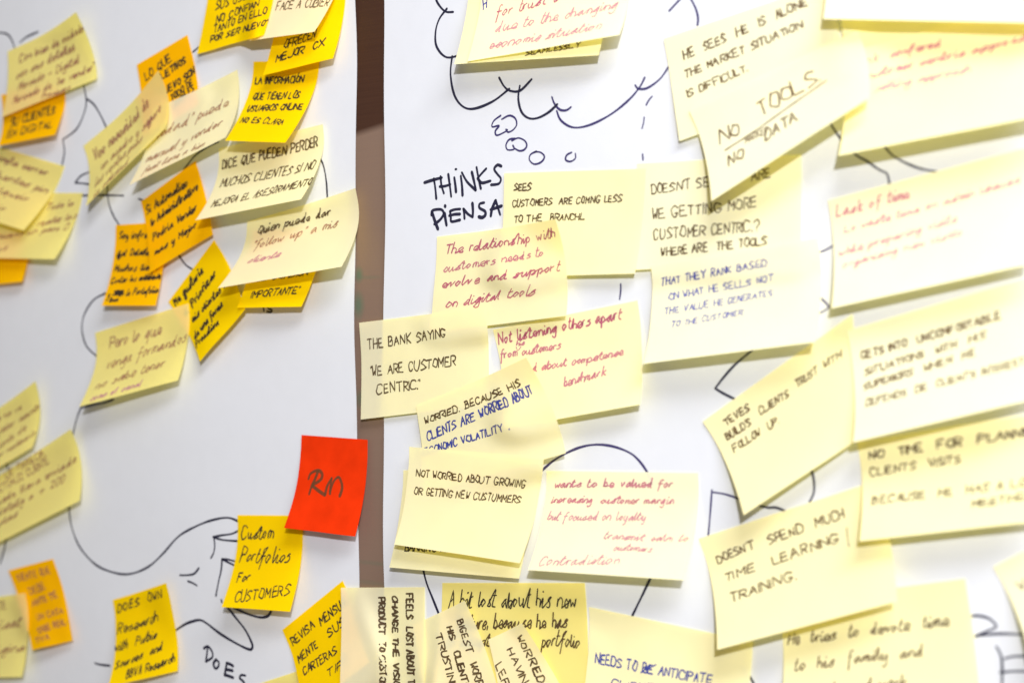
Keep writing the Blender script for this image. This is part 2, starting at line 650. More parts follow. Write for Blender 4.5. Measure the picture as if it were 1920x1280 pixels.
# ------------------------------------------------------------------ the two big sheets of flipchart paper
def big_sheet(xa, xb, ya, yb, edge_fn_l, edge_fn_r, label, seed, waves):
    rng = random.Random(seed)
    NU, NV = 150, 130
    G = np.zeros((NV+1, NU+1, 3))
    for i in range(NV+1):
        y = yb+(ya-yb)*i/NV
        l = xa+edge_fn_l(y)
        r = xb+edge_fn_r(y)
        for j in range(NU+1):
            G[i, j, 0] = l+(r-l)*j/NU
            G[i, j, 1] = y
    X, Y = G[..., 0], G[..., 1]
    Z = np.full(X.shape, 0.0022)
    for (kx, ky, ph, amp) in waves:
        Z += amp*np.sin(kx*X+ky*Y+ph+0.8*np.sin(3.1*X-4.3*Y+ph))
    G[..., 2] = np.maximum(Z, 0.0007)
    org = Vector(W(G[0, NU//2]))
    verts = [Vector(W(p))-org for p in G.reshape(-1, 3)]
    faces = [(r*(NU+1)+q, (r+1)*(NU+1)+q, (r+1)*(NU+1)+q+1, r*(NU+1)+q+1) for r in range(NV) for q in range(NU)]
    o = link_mesh('flipchart_sheet', verts, faces, M_SHEET)
    o.location = org
    bpy.context.view_layer.update()
    tag(o, label, 'paper sheet', 'flipchart sheets on the wall')
    sh = Sheet(G)
    uu, vv = np.meshgrid(np.linspace(0, 1, 1400), np.linspace(0, 1, 1000))
    F = sh.S(uu, vv)
    i, j = hidx(F)
    np.maximum.at(HMAP, (i, j), F[..., 2])
    return o, sh, xb-xa, yb-ya


def wx(px, py=640):
    return on_wall(px, py)[0]


eL0, eL1 = wx(667, 0), wx(674, 1280)
eR0, eR1 = wx(721, 0), wx(727, 1280)
yT, yB = on_wall(695, 0)[1], on_wall(695, 1280)[1]


def fL(y):
    t = (y-yT)/(yB-yT)
    return (eL1-eL0)*t+0.0013*math.sin(t*9+1)+0.0006*math.sin(t*23)


def fR(y):
    t = (y-yT)/(yB-yT)
    return (eR1-eR0)*t+0.0018*math.sin(t*7)+0.0009*math.sin(t*19+2)


WV = [(9, 4, 0.3, 0.0007), (5, -13, 1.1, 0.0006), (24, 15, 2.0, 0.00034), (-19, 31, 0.5, 0.00024), (41, -27, 4.0, 0.00013), (13, 52, 1.9, 0.00014)]
WV2 = [(7, 6, 1.3, 0.0006), (-6, 11, 2.1, 0.0005), (22, -17, 0.4, 0.00026), (29, 21, 3.5, 0.00020), (-37, 33, 1.0, 0.00008)]
left_o, left_s, lW, lH = big_sheet(eL0-0.62, eL0, EYE-0.50, EYE+0.48, lambda y: 0.0, fL,
                                   'white flipchart sheet left of the brown gap, with black marker curves and orange notes', 5, WV)
right_o, right_s, rW, rH = big_sheet(eR0, eR0+0.68, EYE-0.50, EYE+0.48, fR, lambda y: 0.0,
                                     'white flipchart sheet right of the brown gap, with thought cloud and THINKS PIENSA', 9, WV2)


def crop(ox, oy, s, strokes):
    return [[(ox+x/s, oy+y/s) for (x, y) in st] for st in strokes]


drng = random.Random(4)


def marker(side, strokes, pen=4.6, ink='M', name='marker_line'):
    o, s, w, h = (left_o, left_s, lW, lH) if side == 'L' else (right_o, right_s, rW, rH)
    for st in strokes:
        draw_on(s, o, ink, pen, st, drng, w, h, name)


def word(side, strokes, pen, ink, name='marker_word'):
    """several strokes of one word joined in one part"""
    o, s, w, h = (left_o, left_s, lW, lH) if side == 'L' else (right_o, right_s, rW, rH)
    verts, faces = [], []

    def lift(p):
        return W(s.S(p[0]/w, -p[1]/h)+np.array([0, 0, 0.00016]))
    for st in strokes:
        uv = [s.inv(*p) for p in st]
        P = smooth_poly([(a[0]*w, -a[1]*h) for a in uv], (), 6)
        c = uv[0]
        e = 1e-3
        dpx = to_px(s.S(c[0], c[1]+e/h))-to_px(s.S(c[0], c[1]))
        ribbon(P, pen/np.hypot(*dpx)*e, drng, verts, faces, lift)
    link_mesh(name, verts, faces, INK[ink], o, smooth=False)


# right sheet: thought cloud, bubbles, heading, head outline and arrows
marker('R', [
    [(816, -6), (822, 8), (835, 22), (850, 23)],
    [(838, 17), (824, 36), (817, 60), (819, 88), (838, 108), (868, 102)]], 4.6)
marker('R', [
    [(848, 106), (845, 140), (852, 178), (868, 200), (890, 204), (925, 190), (955, 167)],
    [(936, 146), (946, 163), (958, 171), (976, 170), (997, 149)],
    [(975, 161), (972, 185), (978, 210), (992, 222), (1010, 221), (1030, 210), (1045, 196)]], 4.8)
marker('R', [
    [(1035, 182), (1040, 195), (1050, 206), (1062, 207), (1071, 201)],
    [(1044, 208), (1052, 226), (1074, 239), (1105, 235), (1145, 215), (1180, 187), (1200, 163), (1209, 146)],
    [(1191, 160), (1198, 167), (1215, 165), (1238, 148), (1253, 127)],
    [(1255, 21), (1280, -6)],
    [(1293, -6), (1304, 15), (1309, 34), (1308, 48)]], 4.2, 'V')
marker('R', [
    [(939, 217), (926, 227), (923, 238), (936, 236), (929, 246), (932, 254), (948, 247), (952, 243)],
    [(941, 224), (955, 217), (966, 222), (969, 234), (962, 244), (953, 248), (949, 243)],
    [(966, 260), (955, 262), (949, 272), (952, 281), (964, 280), (962, 273)],
    [(960, 264), (972, 259), (984, 264), (988, 273), (983, 281), (974, 283), (966, 279)],
    [(1006, 284), (995, 290), (993, 300), (1002, 308), (1015, 304), (1021, 294), (1014, 286), (1003, 285)],
    [(1072, 286), (1063, 291), (1061, 300), (1070, 303), (1079, 297), (1079, 288)]], 3.6, 'V')
marker('R', [[(1223, 181), (1217, 188), (1212, 197)], [(1208, 220), (1207, 230), (1204, 241)], [(1205, 289), (1206, 300)],
             [(1164, 532), (1164, 545), (1162, 561)]], 3.2, 'V')
word('R', crop(780, 300, 4, [
    [(65, 170), (130, 150), (195, 133)], [(135, 140), (146, 215), (153, 290)],
    [(185, 125), (192, 190), (210, 250)], [(243, 108), (255, 195), (265, 275)], [(180, 200), (220, 196), (258, 184)],
    [(288, 132), (296, 190), (301, 240)], [(297, 70), (298, 75)],
    [(337, 120), (346, 195), (350, 265)], [(345, 95), (385, 165), (448, 226)], [(420, 92), (436, 160), (450, 225)],
    [(455, 55), (470, 140), (487, 215)], [(528, 65), (495, 100), (462, 138)], [(465, 140), (495, 172), (560, 157)],
    [(640, 47), (612, 38), (588, 68), (610, 105), (637, 140), (622, 178), (565, 187)]]), 5.6, 'M')
word('R', crop(780, 300, 4, [
    [(120, 385), (140, 450), (165, 517)], [(118, 412), (128, 378), (190, 372), (208, 405), (180, 450), (140, 480)],
    [(215, 400), (223, 450), (231, 495)], [(219, 344), (220, 350)],
    [(332, 368), (290, 372), (256, 384)], [(250, 418), (290, 408), (330, 406)], [(256, 384), (262, 430), (268, 462), (330, 450)],
    [(365, 440), (362, 400), (357, 368)], [(357, 368), (390, 405), (426, 428)], [(426, 428), (428, 380), (424, 325)],
    [(512, 320), (478, 330), (478, 360), (518, 385), (520, 415), (495, 432), (470, 425)],
    [(562, 420), (572, 365), (598, 305)], [(598, 305), (615, 355), (632, 410)], [(560, 372), (600, 360), (642, 345)]]), 6.2, 'M')
marker('R', [[(1017, 881), (1038, 863), (1064, 848), (1092, 837), (1121, 833), (1152, 837), (1182, 849), (1200, 865), (1214, 885), (1225, 905)]], 4.4, 'V')
marker('R', [[(792, 1060), (800, 1092), (811, 1120), (823, 1150)], [(1222, 1078), (1206, 1112), (1186, 1153)], [(1398, 1252), (1406, 1267), (1420, 1292)]], 5.0, 'M')
marker('R', [[(1532, 474), (1545, 470), (1562, 461)], [(1538, 558), (1547, 566), (1555, 575)], [(1555, 575), (1548, 581), (1537, 587)]], 3.6, 'V')
marker('R', [[(1418, 650), (1380, 682), (1358, 706), (1341, 728)], [(1341, 728), (1358, 738), (1380, 749)],
             [(1521, 878), (1526, 900), (1526, 922), (1518, 942)]], 4.8, 'M')
marker('R', [[(1335, 922), (1360, 926), (1390, 936)], [(1335, 918), (1332, 960), (1328, 1006)]], 3.8, 'V')
marker('R', [[(1418, 946), (1440, 951), (1455, 951), (1474, 958)]], 4.6, 'M')
marker('R', [[(1552, 222), (1570, 252), (1602, 288), (1625, 302), (1648, 318), (1663, 326), (1668, 345)],
             [(1655, 270), (1672, 290), (1695, 304), (1725, 316), (1755, 322)]], 4.2, 'M')
marker('R', crop(1450, 1000, 4.085, [
    [(1500, 635), (1560, 626), (1640, 642), (1690, 678), (1706, 712), (1640, 745), (1548, 785)],
    [(1548, 782), (1640, 772), (1760, 764), (1990, 775)],
    [(1708, 862), (1735, 910), (1752, 980), (1752, 1180)], [(1775, 955), (1840, 938), (1990, 935)],
    [(1740, 1060), (1840, 1052), (1990, 1050)]]), 4.6, 'M')

# left sheet
marker('L', [[(-14, 66), (0, 62), (14, 65), (22, 75), (28, 92)], [(38, 80), (50, 70), (72, 60)],
             [(157, 160), (162, 190), (157, 215), (143, 243), (118, 262)], [(118, 262), (121, 285), (116, 312)],
             [(161, 184), (176, 196), (188, 215), (200, 240)],
             [(170, 322), (152, 330), (141, 343)], [(141, 343), (155, 344), (170, 346)], [(152, 367), (190, 366), (232, 367)],
             [(201, 345), (203, 375), (212, 403), (226, 425)]], 3.6)
marker('L', [[(345, 318), (365, 293), (385, 278), (410, 266)], [(260, 373), (275, 378)], [(335, 478), (348, 496), (364, 507)],
             [(200, 549), (176, 562), (158, 590), (154, 618), (162, 648), (182, 668)],
             [(362, 98), (376, 86), (394, 72)], [(600, 296), (607, 312), (612, 340), (614, 372)]], 3.8)
marker('L', [[(213, 748), (195, 755), (172, 759), (152, 764)], [(152, 764), (144, 785), (136, 818)],
             [(11, 862), (14, 875), (17, 890)], [(12, 1005), (8, 1030), (0, 1056)]], 4.2)
marker('L', [[(129, 945), (134, 985), (150, 1025), (180, 1058), (215, 1073), (245, 1075), (278, 1062), (305, 1038), (335, 1005),
              (370, 985), (400, 974), (428, 970), (450, 978)]], 3.8)
marker('L', crop(350, 960, 4, [
    [(400, 130), (340, 160), (260, 172), (200, 185)], [(200, 183), (270, 206), (390, 215)],
    [(205, 185), (211, 245), (204, 300), (183, 342)], [(265, 350), (310, 352), (360, 366)], [(265, 350), (310, 372), (360, 398)],
    [(266, 350), (260, 430), (240, 520), (220, 625)],
    [(-50, 470), (0, 470), (55, 460), (92, 418)], [(10, 515), (45, 528), (78, 548)]]), 4.0)
marker('L', crop(350, 960, 4, [
    [(260, 655), (265, 672)],
    [(300, 700), (370, 790), (440, 880), (486, 970), (494, 1010), (470, 1026), (380, 985), (255, 910), (150, 830), (100, 806), (50, 815), (0, 832), (-50, 862), (-90, 890)],
    [(350, 710), (400, 735), (470, 765), (555, 786), (610, 775), (634, 738)]]), 5.0)
marker('L', [[(178, 1242), (188, 1245), (206, 1247)]], 4.0)
word('L', crop(350, 960, 4, [
    [(158, 1018), (152, 1065), (145, 1116)], [(130, 1018), (160, 1004), (190, 1040), (193, 1085), (145, 1116)],
    [(222, 1102), (203, 1130), (212, 1166), (235, 1160), (243, 1125), (222, 1102)],
    [(302, 1128), (294, 1175), (286, 1218)], [(300, 1128), (325, 1136), (352, 1152)], [(292, 1175), (320, 1180), (348, 1186)],
    [(286, 1216), (318, 1226), (350, 1238)],
    [(442, 1222), (412, 1218), (398, 1240), (425, 1265), (432, 1290), (395, 1300)]]), 5.4, 'M')
word('L', [[(478, 572), (488, 574)], [(494, 574), (495, 583)], [(511, 573), (504, 573), (503, 578), (510, 581), (508, 585), (501, 584)]], 4.2, 'M')

# ------------------------------------------------------------------ the sticky notes
C_, S_ = 'caps', 'script'
GL_ = 'sticky notes on the left sheet'
GR_ = 'sticky notes on the right sheet'
N = None

# ---- left sheet, back to front
# ---- left sheet, back to front
note('O', [(3, 178), (122, 165), (104, 253), (-3, 274)], (0, 0, 14, 14), 'orange sticky note ending EN DIGITAL, tucked below the topmost yellow note at far left', [
    (20, 238, 104, 212, 15, 'k', C_, 3.4, 'SU CLIENTES'), (13, 258, 98, 237, 13, 'k', C_, 3.0, 'EN DIGITAL')], GL_)
note('O', [(-70, 440), (55, 440), (43, 528), (-78, 541)], (0, 0, 10, 10), 'orange sticky note corner peeking from under two yellow notes at left edge', [], GL_)
note('C', [(-14, 362), (156, 362), (103, 486), (-45, 483)], (0, 0, 18, 12), 'yellow sticky note half covered by another, above the orange corner at left edge', [
    (86, 395, 140, 385, 11, 'r', S_, 2.8, 'Todo lo'), (70, 425, 145, 408, 12, 'r', S_, 2.8, 'realiz los'), (-5, 448, 128, 430, 12, 'r', S_, 2.8, 'nuevos un para D'), (-5, 472, 14, 466, 10, 'r', S_, 2.8, 'os')], GL_)
note('C', [(-70, 256), (122, 312), (45, 432), (-82, 392)], (0, 0, 20, 16), 'yellow sticky note with pointed lower right corner, left edge below the EN DIGITAL note', [
    (-28, 293, 88, 330, 13, 'r', S_, 3.0, 'a simple cerrar'), (-38, 322, 90, 364, 13, 'r', S_, 3.0, 'al clientes pin'), (-35, 352, 54, 380, 13, 'r', S_, 3.0, 'cualqueir'), (-30, 385, 10, 396, 10, 'r', S_, 3.0, 'vivir')], GL_)
note('C', [(15, 97), (143, 23), (182, 148), (4, 220)], (0, 15, N, N), 'yellow sticky note with curled right side, topmost at far left, about detalles and Mercado', [
    (36, 118, 160, 56, 13, 'r', S_, 3.2, 'Con bien de cuidado'), (30, 149, 142, 92, 14, 'r', S_, 3.2, 'con sus detalles'),
    (34, 171, 150, 117, 14, 'r', S_, 3.0, 'Mercado > Digital'), (24, 195, 178, 130, 13, 'r', S_, 3.0, 'Mercado de "no vender"'),
    (78, 186, 132, 168, 11, 'r', S_, 2.8, 'Procesos')], GL_)
note('O', [(16, 1069), (100, 1047), (138, 1200), (60, 1218)], (0, 0, 8, 12), 'orange sticky note bottom left reading SIENTE QUE, yellow note over its lower corner', [
    (34, 1089, 96, 1073, 12, 'r', C_, 2.8, 'SIENTE QUE'), (56, 1113, 86, 1103, 12, 'r', C_, 2.8, 'DEBE'), (62, 1136, 110, 1118, 11, 'r', C_, 2.6, 'ANTE TE'), (70, 1161, 122, 1146, 10, 'r', C_, 2.8, 'UN CASA,'), (72, 1187, 130, 1168, 11, 'r', C_, 2.6, 'SABE REAL-'), (67, 1205, 96, 1196, 10, 'r', C_, 2.6, 'TIVA')], GL_)
note('C', [(-70, 1128), (48, 1111), (42, 1268), (-78, 1270)], (0, 6, 14, 14), 'yellow sticky note in the bottom left corner, overlapping the SIENTE QUE note', [
    (-10, 1145, 14, 1140, 14, 'r', C_, 2.8, 'NTE'), (-30, 1185, 42, 1172, 18, 'r', S_, 2.4, 'indicat'), (-30, 1225, 58, 1218, 16, 'r', S_, 2.4, 'Original')], GL_)
note('C', [(440, 1296), (580, 1250), (610, 1400), (460, 1430)], (0, 0, 12, 12), 'yellow sticky note corner at the bottom edge, left of the REVISA note', [], GL_)
note('G', [(530, 1180), (643, 1088), (694, 1240), (572, 1335)], (0, 0, 12, 12), 'golden yellow sticky note tilted left reading REVISA MENSUALMENTE, bottom edge', [
    (550, 1210, 592, 1172, 15, 'k', C_, 3.0, 'REVISA'), (602, 1172, 660, 1125, 15, 'k', C_, 3.0, 'MENSUAL'), (561, 1242, 598, 1210, 14, 'k', C_, 3.0, 'MENTE'), (617, 1193, 650, 1166, 14, 'k', C_, 3.0, 'SUS'),
    (570, 1265, 634, 1221, 14, 'k', C_, 3.0, 'CARTERAS'), (614, 1270, 660, 1238, 14, 'k', C_, 3.0, 'TIPO')], GL_)
note('G', [(212, 1124), (312, 1092), (334, 1257), (203, 1287)], (0, 8, 8, N), 'golden yellow sticky note reading DOES OWN Research with Pubic, bottom left', [
    (221, 1148, 305, 1118, 14, 'k', S_, 3.0, 'DOES  OWN'), (220, 1187, 298, 1162, 19, 'k', S_, 2.8, 'Research'), (214, 1220, 297, 1194, 17, 'k', S_, 2.8, 'with  Pubic'), (216, 1253, 307, 1216, 14, 'k', S_, 3.0, 'Sources)  and'), (236, 1271, 330, 1238, 16, 'k', S_, 3.0, 'BBVA Research')], GL_)
note('G', [(446, 965), (567, 966), (545, 1146), (417, 1137)], (0, 0, N, N), 'golden yellow sticky note reading Custom Portfolios For CUSTOMERS, below the red note', [
    (452, 1009, 516, 1008, 24, 'k', S_, 2.8, 'Custom'), (450, 1052, 545, 1052, 27, 'k', S_, 2.8, 'Portfolios'), (444, 1090, 472, 1086, 18, 'k', S_, 2.8, 'For'), (440, 1127, 545, 1113, 20, 'k', C_, 2.8, 'CUSTOMERS')], GL_)
note('R', [(566, 815), (690, 824), (667, 1005), (534, 989)], (0, 0, N, N), 'red sticky note reading Rn, overlapping the brown gap', [
    ], GL_, stroke_name='pen_letter',
    extra=[('g', 6.0, [(350+x/4, 800+y/4) for x, y in q]) for q in (
        [(985, 335), (962, 395), (940, 440), (920, 502)], [(915, 388), (932, 348), (985, 325), (1016, 350), (1005, 395), (940, 437)],
        [(940, 437), (980, 470), (1038, 510)], [(1040, 502), (1056, 440), (1088, 384)], [(1088, 384), (1080, 440), (1076, 500)],
        [(1076, 482), (1104, 408), (1140, 376), (1162, 418), (1166, 462), (1150, 516)])])
note('C', [(-60, 925), (133, 804), (151, 938), (-42, 1036)], (0, 10, 16, 14), 'yellow sticky note at left edge mentioning + 200, lower of the lower left pair', [
    (12, 897, 86, 851, 12, 'r', C_, 2.8, 'LE PARECIA'), (-6, 925, 94, 866, 12, 'r', C_, 2.8, 'ACTUALIZ CLIENTE'), (-12, 950, 148, 862, 12, 'r', S_, 2.8, 'puede lleva enviada'), (-5, 967, 124, 900, 12, 'r', S_, 2.8, 'detalle a + 200'), (-3, 987, 42, 960, 11, 'r', S_, 2.8, 'clas"')], GL_)
note('C', [(-70, 805), (67, 714), (62, 838), (-70, 915)], (0, 13, 14, 14), 'yellow sticky note at left edge with rounded right side, upper of the lower pair', [
    (-20, 795, 43, 765, 10, 'r', S_, 2.8, 'que no va'), (-20, 823, 76, 764, 11, 'r', S_, 2.8, 'sujetar asunto'), (-12, 848, 50, 804, 11, 'r', S_, 2.8, 'cliente de'), (-20, 868, 68, 812, 10, 'r', S_, 2.8, 'como realizarlo')], GL_)
note('G', [(316, 566), (402, 450), (461, 580), (375, 678)], (0, 0, 14, 14), 'golden yellow sticky note turned almost to a diamond, reading Me gustaria Priorizar', [
    (330, 573, 384, 508, 13, 'k', S_, 3.0, 'Me gustaria'), (350, 592, 408, 512, 13, 'k', S_, 3.0, 'a Priorizar'), (362, 604, 432, 528, 12, 'k', S_, 3.0, 'mis clientes ma'), (366, 636, 420, 572, 12, 'k', S_, 3.0, 'de una forma'), (369, 652, 412, 606, 11, 'k', S_, 3.0, 'Proactiva')], GL_)
note('G', [(478, 432), (612, 430), (565, 575), (445, 577)], (0, 0, 16, 16), 'golden yellow sticky note reading IMPORTANTE, half hidden under a pale yellow one', [
    (480, 527, 580, 515, 13, 'k', C_, 2.8, 'EL COMISION'), (470, 559, 562, 549, 14, 'k', C_, 2.6, 'IMPORTANTE"')], GL_)
note('C', [(179, 624), (354, 569), (334, 713), (150, 762)], (0, 0, 18, N), 'yellow sticky note alone on white paper below the orange cluster, faint script', [
    (205, 654, 306, 624, 22, 'r', S_, 2.4, 'Pero lo que'), (199, 692, 350, 638, 20, 'r', S_, 2.2, 'venga formandos'), (178, 730, 312, 684, 17, 'r', S_, 2.2, 'no sabe tener'), (168, 752, 266, 722, 13, 'q', S_, 2.2, 'como el canal')], GL_)
note('O', [(218, 422), (312, 416), (293, 573), (191, 573)], (0, 0, N, N), 'orange sticky note beginning Soy, with crossed out words, behind the Automatizo note', [
    (223, 447, 300, 445, 14, 'k', S_, 2.8, 'Soy infra de'), (228, 480, 300, 478, 12, 'k', S_, 2.8, 'al Detalle yo'), (214, 509, 300, 504, 12, 'k', S_, 2.8, 'Muchos tiempo'),
    (208, 532, 303, 522, 11, 'k', S_, 2.8, 'Contar los entidade'), (202, 557, 298, 549, 12, 'k', S_, 2.8, 'y    en la Portafolio'), (205, 566, 222, 564, 7, 'k', S_, 2.4, 'Base')], GL_,
    extra=[('k', 4.5, [(221, 484), (225, 474), (219, 482), (226, 470), (222, 486), (228, 478)]), ('k', 4.5, [(212, 553), (224, 545), (214, 547), (232, 546), (216, 553), (230, 550)]),
           ('k', 4.0, [(272, 524), (282, 518), (278, 525), (290, 517), (286, 524), (300, 516)])])
note('O', [(265, 378), (367, 302), (400, 440), (280, 512)], (0, 0, N, N), 'orange sticky note reading Si Automatizo lo Administrativo, middle of the orange cluster', [
    (275, 402, 354, 346, 14, 'k', S_, 3.0, 'Si Automatizo'), (284, 424, 373, 353, 13, 'k', S_, 3.2, 'lo Administrativo'), (287, 452, 370, 393, 13, 'k', S_, 3.0, 'Podria Vender'), (291, 478, 370, 425, 12, 'k', S_, 3.0, 'mas y Mejor')], GL_)
note('Y', [(464, 416), (667, 353), (642, 500), (410, 540)], (0, 7, N, N), 'pale yellow sticky note with brown script "follow up" a mis, reaching the brown gap', [
    (483, 439, 622, 402, 16, 'n', S_, 2.2, 'Quien puede dar'), (472, 467, 634, 424, 15, 'r', S_, 2.2, '"follow up" a mis'), (464, 493, 526, 480, 13, 'q', S_, 2.2, 'cliente')], GL_)
note('Y', [(411, 279), (606, 233), (565, 374), (367, 413)], (0, 4, N, N), 'pale yellow sticky note reading DICE QUE PUEDEN PERDER MUCHOS CLIENTES', [
    (417, 317, 598, 274, 17, 'n', C_, 2.6, 'DICE QUE PUEDEN PERDER'), (413, 351, 590, 317, 17, 'n', C_, 2.4, 'MUCHOS CLIENTES SI NO'), (396, 388, 584, 346, 15, 'n', C_, 2.4, 'MEJORA EL ASESORAMIENTO')], GL_)
note('O', [(257, 122), (352, 66), (374, 196), (272, 262)], (0, 0, 8, 6), 'orange sticky note standing behind the slanted pale notes, upper left, reading QUE OBJETIVOS', [
    (274, 152, 324, 113, 14, 'k', C_, 2.8, 'LO QUE'), (290, 160, 350, 118, 12, 'k', C_, 2.6, 'OBJETIVOS'), (302, 183, 368, 136, 12, 'k', C_, 2.6, 'NUEVO SON'),
    (322, 190, 364, 158, 11, 'k', C_, 2.8, 'TODO DE'), (326, 207, 366, 168, 11, 'k', C_, 2.8, 'CANALES')], GL_)
note('Y', [(288, 205), (446, 131), (424, 258), (243, 347)], (0, 6, 20, 24), 'pale yellow sticky note with large script puede vender, leaning over the orange one, upper left', [
    (262, 273, 430, 197, 19, 'r', S_, 3.0, 'Sociedad" puede'), (273, 305, 415, 235, 17, 'r', S_, 2.6, 'manual y vender'), (268, 325, 385, 272, 13, 'r', S_, 2.4, 'facil tiene a bien')], GL_)
note('C', [(157, 274), (297, 133), (311, 240), (162, 387)], (0, 15, 16, 20), 'yellow sticky note tilted steeply with rounded right corner, left of the puede vender note', [
    (177, 303, 282, 195, 18, 'r', S_, 2.6, 'Veo necesidad de'), (190, 318, 303, 207, 15, 'r', S_, 2.4, 'un cuadro y seguro'), (178, 352, 268, 262, 15, 'r', S_, 2.2, 'las ventas pues'), (175, 372, 240, 306, 13, 'r', S_, 2.2, 'la calidad')], GL_)
note('G', [(476, 116), (600, 114), (536, 268), (423, 264)], (0, 0, N, N), 'golden yellow sticky note reading LA INFORMACION QUE TIENEN LOS USUARIOS ONLINE', [
    (478, 158, 570, 154, 13, 'k', C_, 3.0, 'LA INFORMACIÓN'), (474, 187, 562, 184, 13, 'k', C_, 3.0, 'QUE TIENEN LOS'), (463, 209, 567, 206, 12, 'k', C_, 2.6, 'USUARIOS ONLINE'), (450, 230, 530, 234, 11, 'k', C_, 2.4, 'NO ES CLARA')], GL_)
note('G', [(525, -22), (650, -38), (625, 110), (494, 142)], (0, 0, N, N), 'golden yellow sticky note reading OFRECEN MEJOR CX, top beside the brown gap', [
    (532, 92, 592, 70, 15, 'k', C_, 2.8, 'OFRECEN'), (517, 117, 612, 84, 14, 'k', C_, 2.6, 'MEJOR  CX')], GL_)
note('Y', [(478, -95), (655, -112), (590, 60), (468, 77)], (0, 0, 28, 22), 'pale cream sticky note cut by the top edge, reading FACE A CUBIERTO', [
    (517, 19, 634, 10, 16, 'n', C_, 2.2, 'FACE A CUBIERTO')], GL_)
note('G', [(397, -62), (522, -62), (496, 66), (370, 102)], (0, 0, N, N), 'golden yellow sticky note cut by the top edge, reading NO CONFIAN TANTO EN ELLO', [
    (404, 19, 500, -12, 15, 'k', C_, 2.8, 'SUS USUARIOS'), (405, 45, 487, 11, 13, 'k', C_, 2.8, 'NO CONFIAN'), (401, 63, 502, 25, 13, 'k', C_, 2.8, 'TANTO EN ELLO'), (394, 81, 502, 46, 11, 'k', C_, 2.6, 'POR SER NUEVO"')], GL_)

# ---- right sheet, back to front
note('C', [(830, 1092), (1097, 1092), (1102, 1300), (814, 1300)], (0, 0, 8, 8), 'yellow sticky note with tall black script A bit lost about his new, bottom middle', [
    (841, 1140, 1084, 1138, 32, 'k', S_, 2.8, 'A bit lost about his new'), (860, 1178, 1068, 1176, 28, 'n', S_, 2.6, 'future, because he has'), (840, 1212, 920, 1210, 24, 'n', S_, 2.6, 'to adapt'), (1016, 1212, 1088, 1213, 26, 'n', S_, 2.4, 'portfolio')], GR_)
note('Y', [(916, 1198), (979, 1167), (1080, 1345), (950, 1400)], (0, 6, 8, 8), 'yellow sticky note turned sideways reading WORRIED HAVING, bottom edge', [
    (969, 1194, 1010, 1282, 12, 'n', C_, 3.0, 'WORRIED'), (951, 1217, 986, 1304, 12, 'n', C_, 3.0, 'HAVING'), (929, 1246, 962, 1330, 14, 'n', C_, 3.0, 'LEPRE')], GR_)
note('Y', [(776, 1170), (872, 1125), (950, 1345), (810, 1380)], (0, 5, 8, 6), 'yellow sticky note turned sideways reading BIGEST WORRY HIS CLIENTS TRUSTING, bottom edge', [
    (857, 1163, 897, 1300, 12, 'n', C_, 2.8, 'BIGEST  WORRY'), (838, 1176, 872, 1296, 11, 'n', C_, 2.6, 'HIS  CLIENTS'), (817, 1190, 846, 1296, 12, 'n', C_, 2.8, 'TRUSTING')], GR_)
note('Y', [(640, 1101), (797, 1100), (792, 1400), (636, 1400)], (0, 0, 4, 4), 'pale yellow sticky note with three lines of capitals running downwards, FEELS LOST ABOUT', [
    (762, 1112, 765, 1300, 12, 'n', C_, 2.6, 'FEELS  LOST ABOUT THE'), (736, 1117, 738, 1300, 10, 'n', C_, 2.6, 'CHANGE THE VISION'), (710, 1120, 712, 1305, 11, 'n', C_, 2.6, 'PRODUCT  TO CUSTOMER')], GR_)
note('Y', [(1105, 1137), (1412, 1202), (1392, 1350), (1092, 1330)], (0, 0, 12, 10), 'pale yellow sticky note with dark blue capitals NEEDS TO BE ANTICIPATE, bottom edge', [
    (1116, 1241, 1336, 1281, 17, 'b', C_, 2.6, 'NEEDS TO BE ANTICIPATE'), (1146, 1290, 1300, 1305, 16, 'b', C_, 2.4, 'CLIENTS FOR')], GR_,
    extra=[('b', 2.6, [(1202, 1260), (1214, 1250), (1206, 1252), (1220, 1247), (1210, 1256), (1230, 1245)])])
note('Y', [(1463, 1128), (1810, 1084), (1840, 1330), (1468, 1345)], (0, 0, 10, 10), 'pale yellow sticky note reading He tries to devote time to his family and, bottom right', [
    (1478, 1207, 1784, 1170, 22, 'n', S_, 3.0, 'He  tries  to  devote  time'), (1490, 1256, 1736, 1228, 22, 'w', S_, 2.8, 'to  his  family  and'), (1500, 1305, 1700, 1285, 20, 'w', S_, 2.6, 'friends and work')], GR_)
note('L', [(1863, 1062), (2060, 960), (2110, 1150), (1935, 1235)], (0, 0, 12, 20), 'cream sticky note corner entering at the right edge near the bottom', [
    (1912, 1108, 2000, 1060, 16, 'w', C_, 2.4, 'VISITS')], GR_)
note('Y', [(1311, 1009), (1640, 902), (1683, 1127), (1346, 1217)], (0, 0, 22, 24), "pale yellow sticky note reading DOESN'T SPEND MUCH TIME LEARNING / TRAINING, lower right", [
    (1347, 1056, 1420, 1025, 14, 'w', C_, 2.8, "DOESN'T"), (1442, 1020, 1586, 968, 16, 'w', C_, 2.4, 'SPEND  MUCH'), (1362, 1089, 1420, 1068, 14, 'w', C_, 2.4, 'TIME'), (1450, 1058, 1578, 1012, 16, 'w', C_, 2.4, 'LEARNING'), (1372, 1128, 1496, 1084, 16, 'w', C_, 2.4, 'TRAINING.')], GR_,
    extra=[('w', 1.8, [(1588, 988), (1589, 1005), (1592, 1024)])])
